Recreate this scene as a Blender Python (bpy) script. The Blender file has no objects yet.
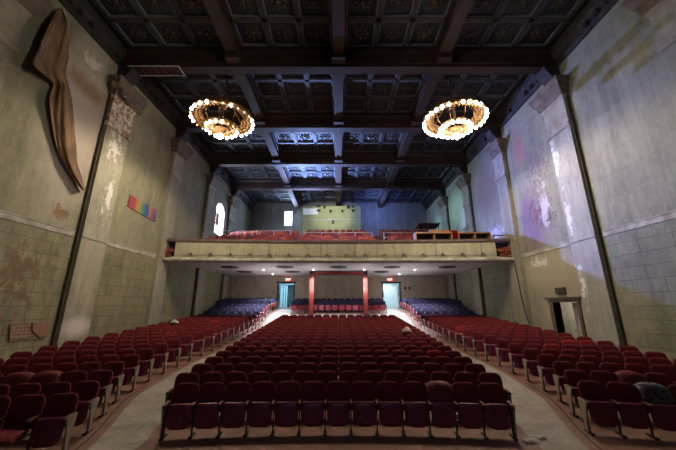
import bpy, math, random
from mathutils import Vector, Matrix
random.seed(7)
S = bpy.context.scene
COL = S.collection
PI = math.pi
TH = math.radians(15.1); CT, ST = math.cos(TH), math.sin(TH)
F = 300.0; CX, CY = 338.5, 225.0
W = 9.8                      # half width of the hall

def project(x, y, z):
    d = y*CT + z*ST
    if d < .1: return None
    return (CX + F*x/d, CY - F*(-y*ST + z*CT)/d, d)
def on_x(px, py, X):         # point of the plane x = X that stands behind a photo position
    dx, u = px-CX, CY-py
    s = X/dx
    return Vector((X, (F*CT-u*ST)*s, (F*ST+u*CT)*s))

# ------------------------------------------------------------------ materials
def nd(nt, t, **kw):
    n = nt.nodes.new(t)
    for k, v in kw.items(): setattr(n, k, v)
    return n
def base(name, rough=.7, metal=0.0):
    m = bpy.data.materials.new(name); m.use_nodes = True
    nt = m.node_tree; b = nt.nodes['Principled BSDF']
    b.inputs['Roughness'].default_value = rough; b.inputs['Metallic'].default_value = metal
    return m, nt, b
def mixc(nt, fac, a, b, mode='MIX'):
    n = nd(nt, 'ShaderNodeMix', data_type='RGBA', blend_type=mode)
    for i, v in ((0, fac), (6, a), (7, b)):
        if hasattr(v, 'is_linked') or hasattr(v, 'links'): nt.links.new(v, n.inputs[i])
        elif i == 0: n.inputs[0].default_value = v
        else: n.inputs[i].default_value = (*v, 1)
    return n.outputs[2]
def ramp(nt, src, lo, hi):
    n = nd(nt, 'ShaderNodeMapRange'); n.clamp = True
    nt.links.new(src, n.inputs[0]); n.inputs[1].default_value = lo; n.inputs[2].default_value = hi
    return n.outputs[0]
def coords(nt, scale=(1,1,1), loc=(0,0,0), rot=(0,0,0)):
    tc = nd(nt, 'ShaderNodeTexCoord'); mp = nd(nt, 'ShaderNodeMapping')
    mp.inputs['Scale'].default_value = scale; mp.inputs['Location'].default_value = loc; mp.inputs['Rotation'].default_value = rot
    nt.links.new(tc.outputs['Object'], mp.inputs[0]); return mp.outputs[0]
def noise(nt, vec, scale, detail=5, rough=.6):
    n = nd(nt, 'ShaderNodeTexNoise'); n.inputs['Scale'].default_value = scale
    n.inputs['Detail'].default_value = detail; n.inputs['Roughness'].default_value = rough
    nt.links.new(vec, n.inputs['Vector']); return n.outputs['Fac']
def mat(name, c1, c2=None, scale=3.0, rough=.7, metal=0.0, bump=0.0, stretch=(1,1,1), lo=.35, hi=.65):
    m, nt, b = base(name, rough, metal)
    if c2 is None: c2 = tuple(c*.75 for c in c1)
    f = noise(nt, coords(nt, stretch), scale)
    nt.links.new(mixc(nt, ramp(nt, f, lo, hi), c2, c1), b.inputs['Base Color'])
    if bump:
        bp = nd(nt, 'ShaderNodeBump'); bp.inputs['Strength'].default_value = bump; bp.inputs['Distance'].default_value = .02
        nt.links.new(f, bp.inputs['Height']); nt.links.new(bp.outputs[0], b.inputs['Normal'])
    return m
def emit(name, col, strength, sample=True):
    m, nt, b = base(name, .5)
    b.inputs['Base Color'].default_value = (*col, 1)
    b.inputs['Emission Color'].default_value = (*col, 1); b.inputs['Emission Strength'].default_value = strength
    if not sample: m.cycles.emission_sampling = 'NONE'
    return m
def wall_mat(name, c_hi, c_lo, blocks=None, patches=(), streak=.5, rough=.75, bumps=.5, mortar=.6):
    """plaster or painted block wall in the y-z plane; patches = (centre, half size, colour, ragged, invert_scale)"""
    tn = (.80,.82,.72) if blocks else (.9,.9,.84)
    c_hi = tuple(a*b_ for a, b_ in zip(c_hi, tn)); c_lo = tuple(a*b_ for a, b_ in zip(c_lo, tn))
    m, nt, b = base(name, rough)
    big = noise(nt, coords(nt, (.25, .25, .22)), 1.0, 6, .65)
    st = noise(nt, coords(nt, (1.3, 1.3, .12), (3, 1, 0)), 1.6, 6, .6)
    fine = noise(nt, coords(nt), 7.0, 6, .7)
    c = mixc(nt, ramp(nt, big, .35, .65), c_lo, c_hi)
    dk = tuple(v*.5 for v in c_lo)
    gr = noise(nt, coords(nt, (3.2,3.2,.35), (9,4,0)), 2.0, 10, .75)
    f0 = nd(nt, 'ShaderNodeMath', operation='MULTIPLY'); nt.links.new(ramp(nt, gr, .47, .68), f0.inputs[0]); f0.inputs[1].default_value = .55
    c = mixc(nt, f0.outputs[0], c, tuple(v*.6 for v in c_lo))
    f = nd(nt, 'ShaderNodeMath', operation='MULTIPLY'); nt.links.new(ramp(nt, st, .48, .75), f.inputs[0]); f.inputs[1].default_value = streak
    c = mixc(nt, f.outputs[0], c, dk)
    f2 = nd(nt, 'ShaderNodeMath', operation='MULTIPLY'); nt.links.new(ramp(nt, fine, .45, .8), f2.inputs[0]); f2.inputs[1].default_value = .3
    mid = noise(nt, coords(nt, (.9,.9,.6), (7,2,1)), 1.4, 9, .75)
    f3 = nd(nt, 'ShaderNodeMath', operation='MULTIPLY'); nt.links.new(ramp(nt, mid, .5, .72), f3.inputs[0]); f3.inputs[1].default_value = .75
    c = mixc(nt, f3.outputs[0], c, tuple(v*.55 for v in c_lo))
    lt = noise(nt, coords(nt, (1.6,1.6,.35), (1,5,2)), 1.3, 10, .75)
    f4 = nd(nt, 'ShaderNodeMath', operation='MULTIPLY'); nt.links.new(ramp(nt, lt, .52, .7), f4.inputs[0]); f4.inputs[1].default_value = .55
    c = mixc(nt, f4.outputs[0], c, tuple(v*1.3 for v in c_hi))
    c = mixc(nt, f2.outputs[0], c, tuple(v*1.35 for v in c_hi))
    hgt = fine
    if blocks:
        bw, bh = blocks
        tc = nd(nt, 'ShaderNodeTexCoord'); sp = nd(nt, 'ShaderNodeSeparateXYZ'); cb = nd(nt, 'ShaderNodeCombineXYZ')
        nt.links.new(tc.outputs['Object'], sp.inputs[0])
        ad = nd(nt, 'ShaderNodeMath', operation='ADD'); nt.links.new(sp.outputs[0], ad.inputs[0]); nt.links.new(sp.outputs[1], ad.inputs[1])
        nt.links.new(ad.outputs[0], cb.inputs[0]); nt.links.new(sp.outputs[2], cb.inputs[1])
        br = nd(nt, 'ShaderNodeTexBrick'); nt.links.new(cb.outputs[0], br.inputs['Vector'])
        br.inputs['Color1'].default_value = (1,1,1,1); br.inputs['Color2'].default_value = (.84,.84,.82,1)
        br.inputs['Mortar'].default_value = (mortar,mortar*.95,mortar*.9,1)
        br.inputs['Scale'].default_value = 1; br.inputs['Mortar Size'].default_value = .012; br.inputs['Mortar Smooth'].default_value = .3
        br.inputs['Brick Width'].default_value = bw; br.inputs['Row Height'].default_value = bh
        c = mixc(nt, 1.0, c, br.outputs['Color'], 'MULTIPLY')
    for (cen, half, colr, rag) in patches:
        tc = nd(nt, 'ShaderNodeTexCoord'); mp = nd(nt, 'ShaderNodeMapping')
        nt.links.new(tc.outputs['Object'], mp.inputs[0])
        mp.inputs['Location'].default_value = (0, -cen[0]/half[0], -cen[1]/half[1]); mp.inputs['Scale'].default_value = (0, 1/half[0], 1/half[1])
        ln = nd(nt, 'ShaderNodeVectorMath', operation='LENGTH'); nt.links.new(mp.outputs[0], ln.inputs[0])
        nz = noise(nt, coords(nt, (1,1,.6), (cen[0], cen[1], 0)), 3.6 if rag > 3 else 1.6, 10, .8)
        mu = nd(nt, 'ShaderNodeMath', operation='MULTIPLY_ADD'); nt.links.new(nz, mu.inputs[0]); mu.inputs[1].default_value = rag; nt.links.new(ln.outputs['Value'], mu.inputs[2])
        soft = .05 if rag > 3 else .42
        th_ = (.3 if rag > 3 else .95)+rag*.5
        k = ramp(nt, mu.outputs[0], th_+soft, th_-soft)
        c = mixc(nt, k, c, colr)
    nt.links.new(c, b.inputs['Base Color'])
    bp = nd(nt, 'ShaderNodeBump'); bp.inputs['Strength'].default_value = bumps; bp.inputs['Distance'].default_value = .015
    nt.links.new(hgt, bp.inputs['Height']); nt.links.new(bp.outputs[0], b.inputs['Normal'])
    return m

M = {}
WHITE = (.62,.62,.58)
M['wl_low'] = wall_mat('left_block', (.40,.365,.245), (.27,.245,.165), (1.05,.42), [((7.4,-1.4),(1.6,.7),(.34,.24,.15),6.5), ((9.3,.9),(1.1,1.7),(.17,.11,.06),6.5), ((7.6,.6),(.9,1.2),(.2,.15,.09),6.5)], mortar=.5)
M['wl_up'] = wall_mat('left_plaster', (.40,.37,.265), (.29,.265,.19), (3.1,2.3), [((9.9,7.0),(1.3,3.4),(.45,.39,.33),1.6), ((10.0,9.3),(1.2,.7),(.62,.58,.56),3.4), ((10.0,8.2),(.9,.4),(.30,.19,.11),2.6), ((10.1,3.2),(.7,.6),(.22,.13,.07),3.4)], streak=.55, mortar=.82)
M['wr_low'] = wall_mat('right_block', (.37,.375,.31), (.25,.25,.195), (1.05,.42), [((14.2,1.6),(2.2,1.0),(.38,.34,.24),2.2), ((13.3,-.5),(2.4,2.2),(.36,.32,.23),2.0), ((14.6,2.0),(1.3,.5),(.62,.6,.6),3.6)], streak=.5, mortar=.5)
M['wr_up'] = wall_mat('right_plaster', (.43,.415,.345), (.30,.285,.235), (3.1,2.3), [((14.6,4.2),(.9,1.6),(.20,.14,.20),2.0), ((13.9,4.4),(1.3,1.6),(.16,.09,.09),6.5), ((13.7,6.9),(1.4,2.4),(.20,.15,.15),6.5), ((14.7,8.3),(.45,1.0),(.36,.18,.14),2.2), ((13.6,4.6),(.9,2.2),(.5,.47,.5),3.6), ((23.6,7.7),(1.9,1.45),(.50,.66,.38),.9), ((22.4,6.2),(.9,1.6),(.72,.76,.72),.9), ((28.4,7.6),(1.1,.9),(.45,.62,.40),.8), ((18.2,4.4),(2.0,1.0),(.5,.5,.55),3.4), ((18.6,7.5),(1.6,1.6),(.22,.16,.1),2.0)], streak=.6, mortar=.82)
M['back'] = wall_mat('back_plaster', (.60,.50,.40), (.50,.41,.32), None, streak=.15)
M['bal_back'] = wall_mat('balcony_back', (.34,.34,.36), (.2,.2,.22), streak=.5)
M['green'] = mat('booth_green', (.47,.50,.26), (.38,.41,.20), 1.2)
M['pil'] = wall_mat('pilaster_plaster', (.40,.38,.31), (.28,.26,.20), streak=.45)
M['peel'] = wall_mat('pilaster_peeling', (.46,.455,.43), (.35,.34,.32), None, [((12.1,6.3),(.40,1.8),(.74,.74,.74),4.0), ((12.0,3.6),(.32,2.0),(.7,.7,.72),4.4), ((12.0,.9),(.25,1.5),(.8,.8,.84),4.6)], streak=.4)
M['peel_l'] = wall_mat('pilaster_peeling_pale', (.46,.43,.35), (.34,.315,.24), None, [((11.8,4.4),(.5,1.8),(.75,.72,.68),4.0), ((11.6,6.6),(.8,1.2),(.72,.68,.6),4.4), ((11.6,-.75),(.62,.32),(.66,.6,.56),.7)], streak=.5)
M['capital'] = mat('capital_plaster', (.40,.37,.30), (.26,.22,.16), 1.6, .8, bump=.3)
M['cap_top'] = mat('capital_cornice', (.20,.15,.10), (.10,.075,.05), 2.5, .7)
M['cap_broken'] = mat('broken_plaster', (.62,.56,.48), (.26,.14,.07), 5, .85, bump=1, lo=.42, hi=.58)
M['strip'] = mat('shade_strip', (.09,.065,.04), (.045,.032,.022), 2)
M['course'] = mat('course_plaster', (.50,.48,.43), (.27,.25,.19), 2.6, .8, bump=.4)
M['beam'] = mat('beam_wood', (.048,.019,.014), (.026,.011,.009), 1.5, .65, stretch=(1,1,1))
M['rib'] = mat('coffer_rib', (.06,.062,.075), (.035,.036,.048), 5, .6)
M['rib_edge'] = mat('coffer_edge', (.20,.19,.185), (.13,.125,.12), 5, .6)
M['panel'] = mat('coffer_panel', (.018,.032,.075), (.010,.018,.045), 6, .6)
M['ros'] = mat('rosette', (.085,.06,.045), (.045,.033,.03), 9, .5)
M['cornice'] = mat('cornice_dark', (.035,.026,.022), (.014,.011,.010), 2.5, .7, bump=.8)
M['parapet'] = wall_mat('parapet_boards', (.52,.49,.37), (.40,.375,.28), streak=.25)
M['soffit'] = mat('soffit', (.62,.59,.60), (.52,.50,.51), .8, .6)
M['tier'] = mat('tier', (.16,.1,.09), (.1,.06,.06), 3)
M['steel_red'] = mat('red_steel', (.24,.03,.02), (.18,.022,.015), 4, .5)
M['black'] = mat('black_paint', (.012,.012,.014), (.02,.02,.022), 5, .5)
M['dark_metal'] = mat('dark_metal', (.025,.025,.032), (.012,.012,.016), 8, .45, .3)
M['white_metal'] = mat('white_metal', (.62,.64,.7), (.5,.5,.56), 8, .45)
M['vent'] = mat('vent_brown', (.075,.055,.045), (.03,.025,.02), 6, .6)
M['vel'] = mat('red_velour', (.19,.004,.012), (.11,.003,.008), 9, .8, bump=.3)
M['pan'] = mat('maroon_vinyl', (.20,.022,.07), (.13,.014,.046), 6, .38)
M['vel_bright'] = mat('bright_red_velour', (.36,.012,.018), (.24,.008,.012), 9, .8, bump=.3)
M['vel_orange'] = mat('faded_velour', (.30,.03,.012), (.2,.015,.01), 9, .85, bump=.3)
M['vel_blue_lit'] = mat('blue_lit_velour', (.028,.024,.075), (.015,.012,.042), 9, .8)  # bluish light on the rear seats put into the cloth colour
M['pan_pink'] = mat('rose_vinyl', (.38,.045,.07), (.26,.03,.05), 6, .45)
M['bal_seat'] = mat('balcony_velour', (.30,.04,.03), (.15,.018,.03), 2.2, .8)
M['wood'] = mat('arm_wood', (.20,.085,.06), (.12,.05,.035), 12, .45)
M['end'] = mat('end_panel', (.38,.31,.25), (.24,.19,.15), 5, .5)
M['brass'] = mat('brass', (.42,.24,.09), (.22,.12,.05), 12, .35, .8)
M['bulb'] = emit('bulb_on', (1, .86, .66), 30, False)
M['bulb_dim'] = emit('bulb_low', (1, .62, .32), 2.5, False)
M['crystal'] = mat('amber_crystal', (.55,.33,.15), (.3,.17,.08), 12, .25)
M['drops'] = mat('crystal_drop', (.75,.45,.2), (.35,.18,.08), 9, .15, .3)
M['lamp_on'] = emit('downlight_on', (.9,.95,1), 30, False)
M['day'] = emit('daylight_pane', (.78,.88,1), 5, False)
M['portal'] = emit('bright_opening', (.62,.76,1), 26, False)
M['exit'] = emit('exit_red', (1,.04,.02), 3.2, False)
M['exit_txt'] = emit('exit_white', (1,.75,.7), 6, False)
M['cloth'] = mat('torn_cloth', (.27,.15,.07), (.12,.066,.032), 2.2, .8, bump=.8, stretch=(1,1,.5))
M['tan'] = mat('tan_wood', (.36,.18,.075), (.26,.13,.05), 4, .5)
M['redplastic'] = mat('red_plastic', (.62,.01,.012), (.5,.01,.01), 4, .4)
M['paper'] = mat('paper', (.7,.68,.66), (.5,.48,.47), 8, .8)
M['bag'] = mat('clear_bag', (.14,.15,.18), (.02,.012,.018), 16, .2)
M['door_white'] = mat('door_white', (.5,.47,.47), (.4,.37,.37), 2, .5)
M['door_brown'] = mat('door_brown', (.13,.09,.06), (.08,.055,.04), 4, .5)
M["lobby"] = mat("lobby_paint", (.72,.76,.78), (.6,.64,.67), 2, .7)
M['teal'] = mat('teal_glass', (.02,.22,.28), (.01,.12,.18), 3, .3)
M['frame_green'] = mat('pale_green_frame', (.30,.36,.28), (.2,.24,.19), 4, .6)

# ------------------------------------------------------------------ mesh builder
class MB:
    def __init__(s): s.v = []; s.f = []; s.mi = []; s.mats = []
    def slot(s, m):
        if m is None: return 0
        if m not in s.mats: s.mats.append(m)
        return s.mats.index(m)
    def add(s, vs, fs, m=None):
        o = len(s.v); k = s.slot(m)
        s.v += [tuple(v) for v in vs]
        for f in fs: s.f.append(tuple(o+i for i in f)); s.mi.append(k)
        return s
    def box(s, x0, x1, y0, y1, z0, z1, m=None):
        vs = [(x,y,z) for x in (x0,x1) for y in (y0,y1) for z in (z0,z1)]
        return s.add(vs, [(0,1,3,2),(4,6,7,5),(0,4,5,1),(2,3,7,6),(0,2,6,4),(1,5,7,3)], m)
    def tube(s, pts, r, n=8, m=None, cap=True):
        pts = [Vector(p) for p in pts]; vs = []; fs = []
        rs = r if isinstance(r, (list,tuple)) else [r]*len(pts)
        for i, p in enumerate(pts):
            d = (pts[min(i+1,len(pts)-1)] - pts[max(i-1,0)]).normalized()
            a = Vector((0,0,1)) if abs(d.z) < .9 else Vector((1,0,0))
            u = d.cross(a).normalized(); w = d.cross(u)
            for k in range(n):
                t = 2*PI*k/n; vs.append(p + (u*math.cos(t) + w*math.sin(t))*rs[i])
        for i in range(len(pts)-1):
            for k in range(n): fs.append((i*n+k, i*n+(k+1)%n, (i+1)*n+(k+1)%n, (i+1)*n+k))
        if cap: fs += [tuple(range(n))[::-1], tuple(range((len(pts)-1)*n, len(pts)*n))]
        return s.add(vs, fs, m)
    def lathe(s, prof, n=32, c=(0,0,0), m=None, closed=False):
        vs = []; fs = []; L = len(prof)
        for k in range(n):
            t = 2*PI*k/n
            for r, z in prof: vs.append((c[0]+r*math.cos(t), c[1]+r*math.sin(t), c[2]+z))
        for k in range(n):
            for i in range(L if closed else L-1):
                j = (i+1) % L
                fs.append((k*L+i, ((k+1)%n)*L+i, ((k+1)%n)*L+j, k*L+j))
        return s.add(vs, fs, m)
    def prism(s, outline, axis, a0, a1, m=None):
        """outline of 2-D points extruded along an axis (0=x: (y,z); 1=y: (x,z); 2=z: (x,y))"""
        n = len(outline); vs = []
        for a in (a0, a1):
            for p, q in outline: vs.append({0:(a,p,q), 1:(p,a,q), 2:(p,q,a)}[axis])
        fs = [tuple(range(n)), tuple(range(n, 2*n))[::-1]] + [(i, (i+1)%n, n+(i+1)%n, n+i) for i in range(n)]
        return s.add(vs, fs, m)
    def sphere(s, c, r, n=10, m=None, sz=1.0):
        prof = [(r*math.sin(PI*i/(n//2+1)), -r*sz*math.cos(PI*i/(n//2+1))) for i in range(n//2+2)]
        return s.lathe(prof, n, c, m)
    def mesh(s, name, smooth=False):
        me = bpy.data.meshes.new(name); me.from_pydata(s.v, [], s.f)
        for m in s.mats: me.materials.append(m)
        if len(s.mats) > 1: me.polygons.foreach_set('material_index', s.mi)
        if smooth: me.polygons.foreach_set('use_smooth', [True]*len(me.polygons))
        me.validate(); me.update(); return me
    def build(s, name, m=None, parent=None, smooth=False, recalc=True):
        if m is not None and not s.mats: s.mats = [m]
        me = s.mesh(name, smooth)
        if recalc:
            import bmesh
            bm = bmesh.new(); bm.from_mesh(me); bmesh.ops.recalc_face_normals(bm, faces=bm.faces); bm.to_mesh(me); bm.free()
        o = bpy.data.objects.new(name, me); COL.objects.link(o)
        if parent: o.parent = parent
        return o
def bevel(o, w=.01, seg=2):
    b = o.modifiers.new('bevel', 'BEVEL'); b.width = w; b.segments = seg; b.limit_method = 'ANGLE'; return o
def tag(o, label=None, cat=None, group=None, kind=None):
    if label: o['label'] = label
    if cat: o['category'] = cat
    if group: o['group'] = group
    if kind: o['kind'] = kind
    return o
def empty(name, loc=(0,0,0), rz=0):
    o = bpy.data.objects.new(name, None); COL.objects.link(o); o.location = loc; o.rotation_euler = (0,0,rz)
    o.empty_display_size = .2; return o
def struct(o): o['kind'] = 'structure'; return o
def copy_tree(o, parent=None):
    c = o.copy(); COL.objects.link(c); c.parent = parent
    for ch in [k for k in ALLCH.get(o.name, [])]: copy_tree(ch, c)
    return c
ALLCH = {}
def reg(o):
    ALLCH[o.name] = list(o.children)
    for c in o.children: reg(c)

# ------------------------------------------------------------------ floor
RC = -23.0                                   # rows are arcs about (0, RC)
FT = [(0,-2.46),(6,-2.46),(7,-2.43),(8.2,-2.33),(11.65,-2.08),(20.9,-1.40),(24.2,-.53),(26.8,-.25),(28.2,-.19),(40,.2)]
def lerp(tab, t):
    if t <= tab[0][0]: return tab[0][1]
    for (a, p), (b, q) in zip(tab, tab[1:]):
        if t <= b: return p + (q-p)*(t-a)/(b-a)
    return tab[-1][1]
def zf(x, y): return lerp(FT, math.hypot(x, y-RC) + RC)
EDGE = [(0,4.3),(6.07,4.74),(6.92,4.98),(7.77,5.30),(8.62,5.58),(10.3,5.72),(12,5.70),(14,5.50),(20,5.38),(28,5.28)]
def E(y): return lerp(EDGE, y)
def Cin(y): return 3.75 if y > 6.6 else 3.6

def floor_mat():
    m, nt, b = base('floor_aisle', .55)
    n1 = noise(nt, coords(nt), 1.1, 7, .7); n2 = noise(nt, coords(nt), 6, 6, .7)
    c = mixc(nt, ramp(nt, n1, .38, .62), (.27,.24,.20), (.43,.39,.34))
    c = mixc(nt, ramp(nt, n2, .52, .75), c, (.56,.52,.47))
    nt.links.new(c, b.inputs['Base Color']); return m
M['aisle'] = floor_mat()
M['redfloor'] = mat('floor_red_paint', (.30,.15,.11), (.19,.105,.08), 2.2, .5)
M['linefloor'] = mat('floor_edge_line', (.07,.045,.035), (.04,.03,.025), 4)
fl = MB()
ys = [2.0 + .5*i for i in range(53)]          # to y = 28
def strip(fa, fb, nx, m):
    vs = []; fs = []
    for y in ys:
        for i in range(nx+1):
            x = fa(y) + (fb(y)-fa(y))*i/nx; vs.append((x, y, zf(x, y)))
    n = nx+1
    for j in range(len(ys)-1):
        for i in range(nx): fs.append((j*n+i, j*n+i+1, (j+1)*n+i+1, (j+1)*n+i))
    fl.add(vs, fs, m)
for s in (-1, 1):
    strip(lambda y: s*W, lambda y: s*(E(y)-.12), 8, M['redfloor'])
    strip(lambda y: s*(E(y)-.12), lambda y: s*(E(y)-.16), 1, M['linefloor'])
    strip(lambda y: s*(E(y)-.16), lambda y: s*(E(y)-.34), 1, M['redfloor'])
    strip(lambda y: s*(E(y)-.34), lambda y: s*Cin(y), 4, M['aisle'])
strip(lambda y: -3.75 if y > 6.6 else -3.6, lambda y: 3.75 if y > 6.6 else 3.6, 14, M['redfloor'])
o = fl.build('floor'); struct(o)
# the bright concrete cross aisle behind the centre block
ca = MB(); vs = []; fs = []
for j in range(9):
    for i in range(31):
        x = -3.75 + 7.5*i/30; r = 43.75 + 3.1*j/8; y = RC + math.sqrt(r*r-x*x); vs.append((x, y, zf(x,y)+.006))
for j in range(8):
    for i in range(30): fs.append((j*31+i, j*31+i+1, (j+1)*31+i+1, (j+1)*31+i))
ca.add(vs, fs); struct(ca.build('floor_cross_aisle', M['aisle']))

# ------------------------------------------------------------------ side walls
def side_wall(side):
    s = -1 if side == 'left' else 1
    lo, up = (M['wl_low'], M['wl_up']) if s < 0 else (M['wr_low'], M['wr_up'])
    w = MB(); a, b = sorted((s*W, s*(W+.35)))
    def wb(y0, y1, z0, z1, m): w.box(a, b, y0, y1, z0, z1, m)
    if s < 0:
        wb(2, 32.3, -2.7, 2.5, lo)
        wb(2, 22.9, 2.5, 11.6, up); wb(24.9, 32.3, 2.5, 11.6, up)
        wb(22.9, 24.9, 2.5, 5.6, up); wb(22.9, 24.9, 8.4, 11.6, up)
    else:
        wb(2, 12.7, -2.7, 2.5, lo); wb(14.2, 32.3, -2.7, 2.5, lo); wb(12.7, 14.2, .16, 2.5, lo)
        wb(2, 32.3, 2.5, 11.6, up)
    wall = struct(w.build('wall_'+side))
    c = MB(); x0, x1 = sorted((s*W, s*(W-.07)))
    def course(c, ya, yb):
        c.prism([(s*W, 2.46), (s*(W-.025), 2.47), (s*(W-.03), 2.63), (s*(W-.045), 2.65), (s*(W-.045), 2.68), (s*W, 2.69)], 1, ya, yb)
    for ya, yb in ((7.3, 10.8), (12.25, 16.3), (2, 5.9)): course(c, ya, yb)
    c.build('string_course', M['course'], wall)
    # dark cornice under the ceiling
    k = MB(); k.prism([(s*W, 10.3), (s*(W-.08), 10.33), (s*(W-.12), 10.6), (s*(W-.3), 10.8), (s*(W-.34), 11.1), (s*W, 11.1)], 1, 2, 32)
    rr = random.Random(3+s)
    for q in range(60):
        y = 2.3 + q*.49; 
        if rr.random() < .8: k.box(min(s*(W-.1), s*(W-.26)), max(s*(W-.1), s*(W-.26)), y, y+.16, 10.5, 10.68)
    k.build('cornice', M['cornice'], wall)
    if True:
        d = MB(); d.box(min(s*W, s*(W-.03)), max(s*W, s*(W-.03)), 2, 10.8, -2.5, -1.35); d.build('dado', M['pil'] if s > 0 else M['wl_low'], wall)
    # pilasters with capitals
    for i, (y0, y1) in enumerate(((5.9,7.25),(10.95,12.2),(15.9,16.9),(20.8,21.8),(25.5,26.5))):
        m = [M['pil'], M['peel'] if s > 0 else M['peel_l'], M['pil'], M['pil'], M['pil']][i]
        p = MB(); P = .2
        xa, xb = sorted((s*W, s*(W-P))); p.box(xa, xb, y0, y1, -2.6, 7.5)
        xa, xb = sorted((s*(W-P), s*(W-P-.03))); p.box(xa, xb, y0, y1, -2.6, -1.25); p.box(xa, xb, y0, y1, 2.5, 2.56)
        po = p.build('pilaster', m, wall)
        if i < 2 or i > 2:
            q = MB(); xa, xb = sorted((s*W, s*(W-.11))); q.box(xa, xb, y0-.07, y0-.002, -2.5, 9.5); q.build('edge_shade', M['strip'], po)  # shade on the pilaster's near edge, put in as a dark strip
        q = MB()
        prof = [(P+.02,7.25),(P+.07,7.3),(P+.07,7.42),(P+.02,7.48),(P+.02,8.55),(P+.07,8.62),(P+.09,8.72)]
        top = [(P+.09,8.72),(P+.16,8.8),(P+.18,8.95),(P+.27,9.05),(P+.30,9.2),(P+.38,9.3),(P+.38,9.5)]
        def course_up(q, prof):         # mouldings that grow on three sides
            for (p0, za), (p1, zb) in zip(prof, prof[1:]):
                g0, g1 = (p0-P)*.8, (p1-P)*.8
                va = [(s*W, y0-g0, za), (s*(W-p0), y0-g0, za), (s*(W-p0), y1+g0, za), (s*W, y1+g0, za)]
                vb = [(s*W, y0-g1, zb), (s*(W-p1), y0-g1, zb), (s*(W-p1), y1+g1, zb), (s*W, y1+g1, zb)]
                q.add(va+vb, [(0,1,5,4),(1,2,6,5),(2,3,7,6)])
        course_up(q, prof)
        cap_m = M['cap_broken'] if (s < 0 and i == 1) else M['capital']
        q2 = MB(); course_up(q2, top); g1 = .38*.8
        q2.add([(s*W, y0-g1, 9.5), (s*(W-P-.38), y0-g1, 9.5), (s*(W-P-.38), y1+g1, 9.5), (s*W, y1+g1, 9.5)], [(0,1,2,3)])
        if s < 0 and i == 1:            # lumps where the cornice has broken away
            rb = random.Random(8)
            for _ in range(34):
                yy = y0 - .3 + rb.random()*1.8; q2.sphere((s*(W-P-.3*rb.random()), yy, 8.75+.75*rb.random()), .07+.10*rb.random(), 5)
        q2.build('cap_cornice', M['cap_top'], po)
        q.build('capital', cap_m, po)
        # beam bracket over the capital
        q = MB(); q.prism([(s*W, 9.75), (s*(W-.35), 9.75), (s*(W-.6), 10.05), (s*(W-.65), 10.32), (s*W, 10.32)], 1, y0+.1, y0+.7)
        q.build('bracket', M['cornice'], po)
    return wall
wl = side_wall('left'); wr = side_wall('right')

# left wall: exposed brick where the facing has fallen, small framed panel
def brick_mat():
    m, nt, b = base('exposed_brick', .85)
    tc = nd(nt, 'ShaderNodeTexCoord'); sp = nd(nt, 'ShaderNodeSeparateXYZ'); cb = nd(nt, 'ShaderNodeCombineXYZ')
    nt.links.new(tc.outputs['Object'], sp.inputs[0]); nt.links.new(sp.outputs[1], cb.inputs[0]); nt.links.new(sp.outputs[2], cb.inputs[1])
    br = nd(nt, 'ShaderNodeTexBrick'); nt.links.new(cb.outputs[0], br.inputs['Vector'])
    br.inputs['Color1'].default_value = (.26,.14,.08,1); br.inputs['Color2'].default_value = (.17,.10,.06,1); br.inputs['Mortar'].default_value = (.32,.27,.2,1)
    br.inputs['Scale'].default_value = 1; br.inputs['Mortar Size'].default_value = .012; br.inputs['Brick Width'].default_value = .28; br.inputs['Row Height'].default_value = .1
    nt.links.new(br.outputs['Color'], b.inputs['Base Color']); return m
M['brick'] = brick_mat()
def wall_patch(name, pts, s, m, d0, d1, parent):
    q = MB(); P = [on_x(px, py, s*(W-.03)) for px, py in pts]
    q.prism([(p.y, p.z) for p in P], 0, s*(W-d0), s*(W-d1)); return q.build(name, m, parent)
wall_patch('exposed_brick', [(10,324),(30,323),(48,322),(46,332),(44,338),(33,339),(20,339),(9,342)], -1, M['brick'], .02, .05, wl)
wall_patch('loose_facing', [(31,323),(48,322),(46,335),(38,337),(31,331)], -1, mat('fallen_facing', (.30,.17,.10), (.22,.13,.08), 5), .03, .09, wl)
q = MB()
for (y0, y1, z0, z1) in ((6.2,8.0,-.9,-.78),(7.88,8.0,-.9,.1),(6.2,8.0,.0,.12)): q.box(-W, -W+.07, y0, y1, z0+.0, z1)
q.build('wall_frame', M['frame_green'], wl)

# paint damage ledge on the right course, hanging cable by the right pilaster
q = MB()
pp = [on_x(513,258,W-.24), on_x(517,275,W-.24), on_x(522,300,W-.24), on_x(527,318,W-.25), on_x(532,330,W-.25)]
q.tube(pp, .025, 6); tag(q.build('wall_cable', M['black']), 'black cable hanging down the peeling pilaster below the right end of the balcony', 'cable')

# ------------------------------------------------------------------ right side doorway (door_3)
d = struct(empty('door_3', (0,0,0)))
q = MB()
q.box(W-.06, W+.35, 12.55, 12.7, -2.3, .30); q.box(W-.06, W+.35, 14.2, 14.35, -2.3, .30); q.box(W-.06, W+.35, 12.7, 14.2, .16, .30)
q.box(W-.14, W, 12.4, 14.5, .30, .37)
q.build('door_frame', M['door_brown'], d)
q = MB(); q.box(W+.35, W+2.2, 14.5, 14.6, -2.3, .7); q.box(W+2.2, W+2.3, 12.0, 14.6, -2.3, .7); q.box(W+.35, W+2.2, 12.0, 12.1, -2.3, .7); q.box(W+.35, W+2.3, 12, 14.6, .6, .7); q.box(W, W+2.3, 12, 14.6, -2.2, -2.05)
q.build('passage', M['pil'], d)
q = MB(); q.prism([(W+.12, 12.72),(W+.17,12.70),(W+.62,13.75),(W+.57,13.77)], 2, -2.03, .14); lf = q.build('door_leaf', M['door_white'], d)
q = MB(); q.tube([(W+.46,13.62,-1.02),(W+.40,13.64,-1.02),(W+.40,13.54,-1.02)], .018, 6); q.build('handle', M['brass'], lf)
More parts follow.
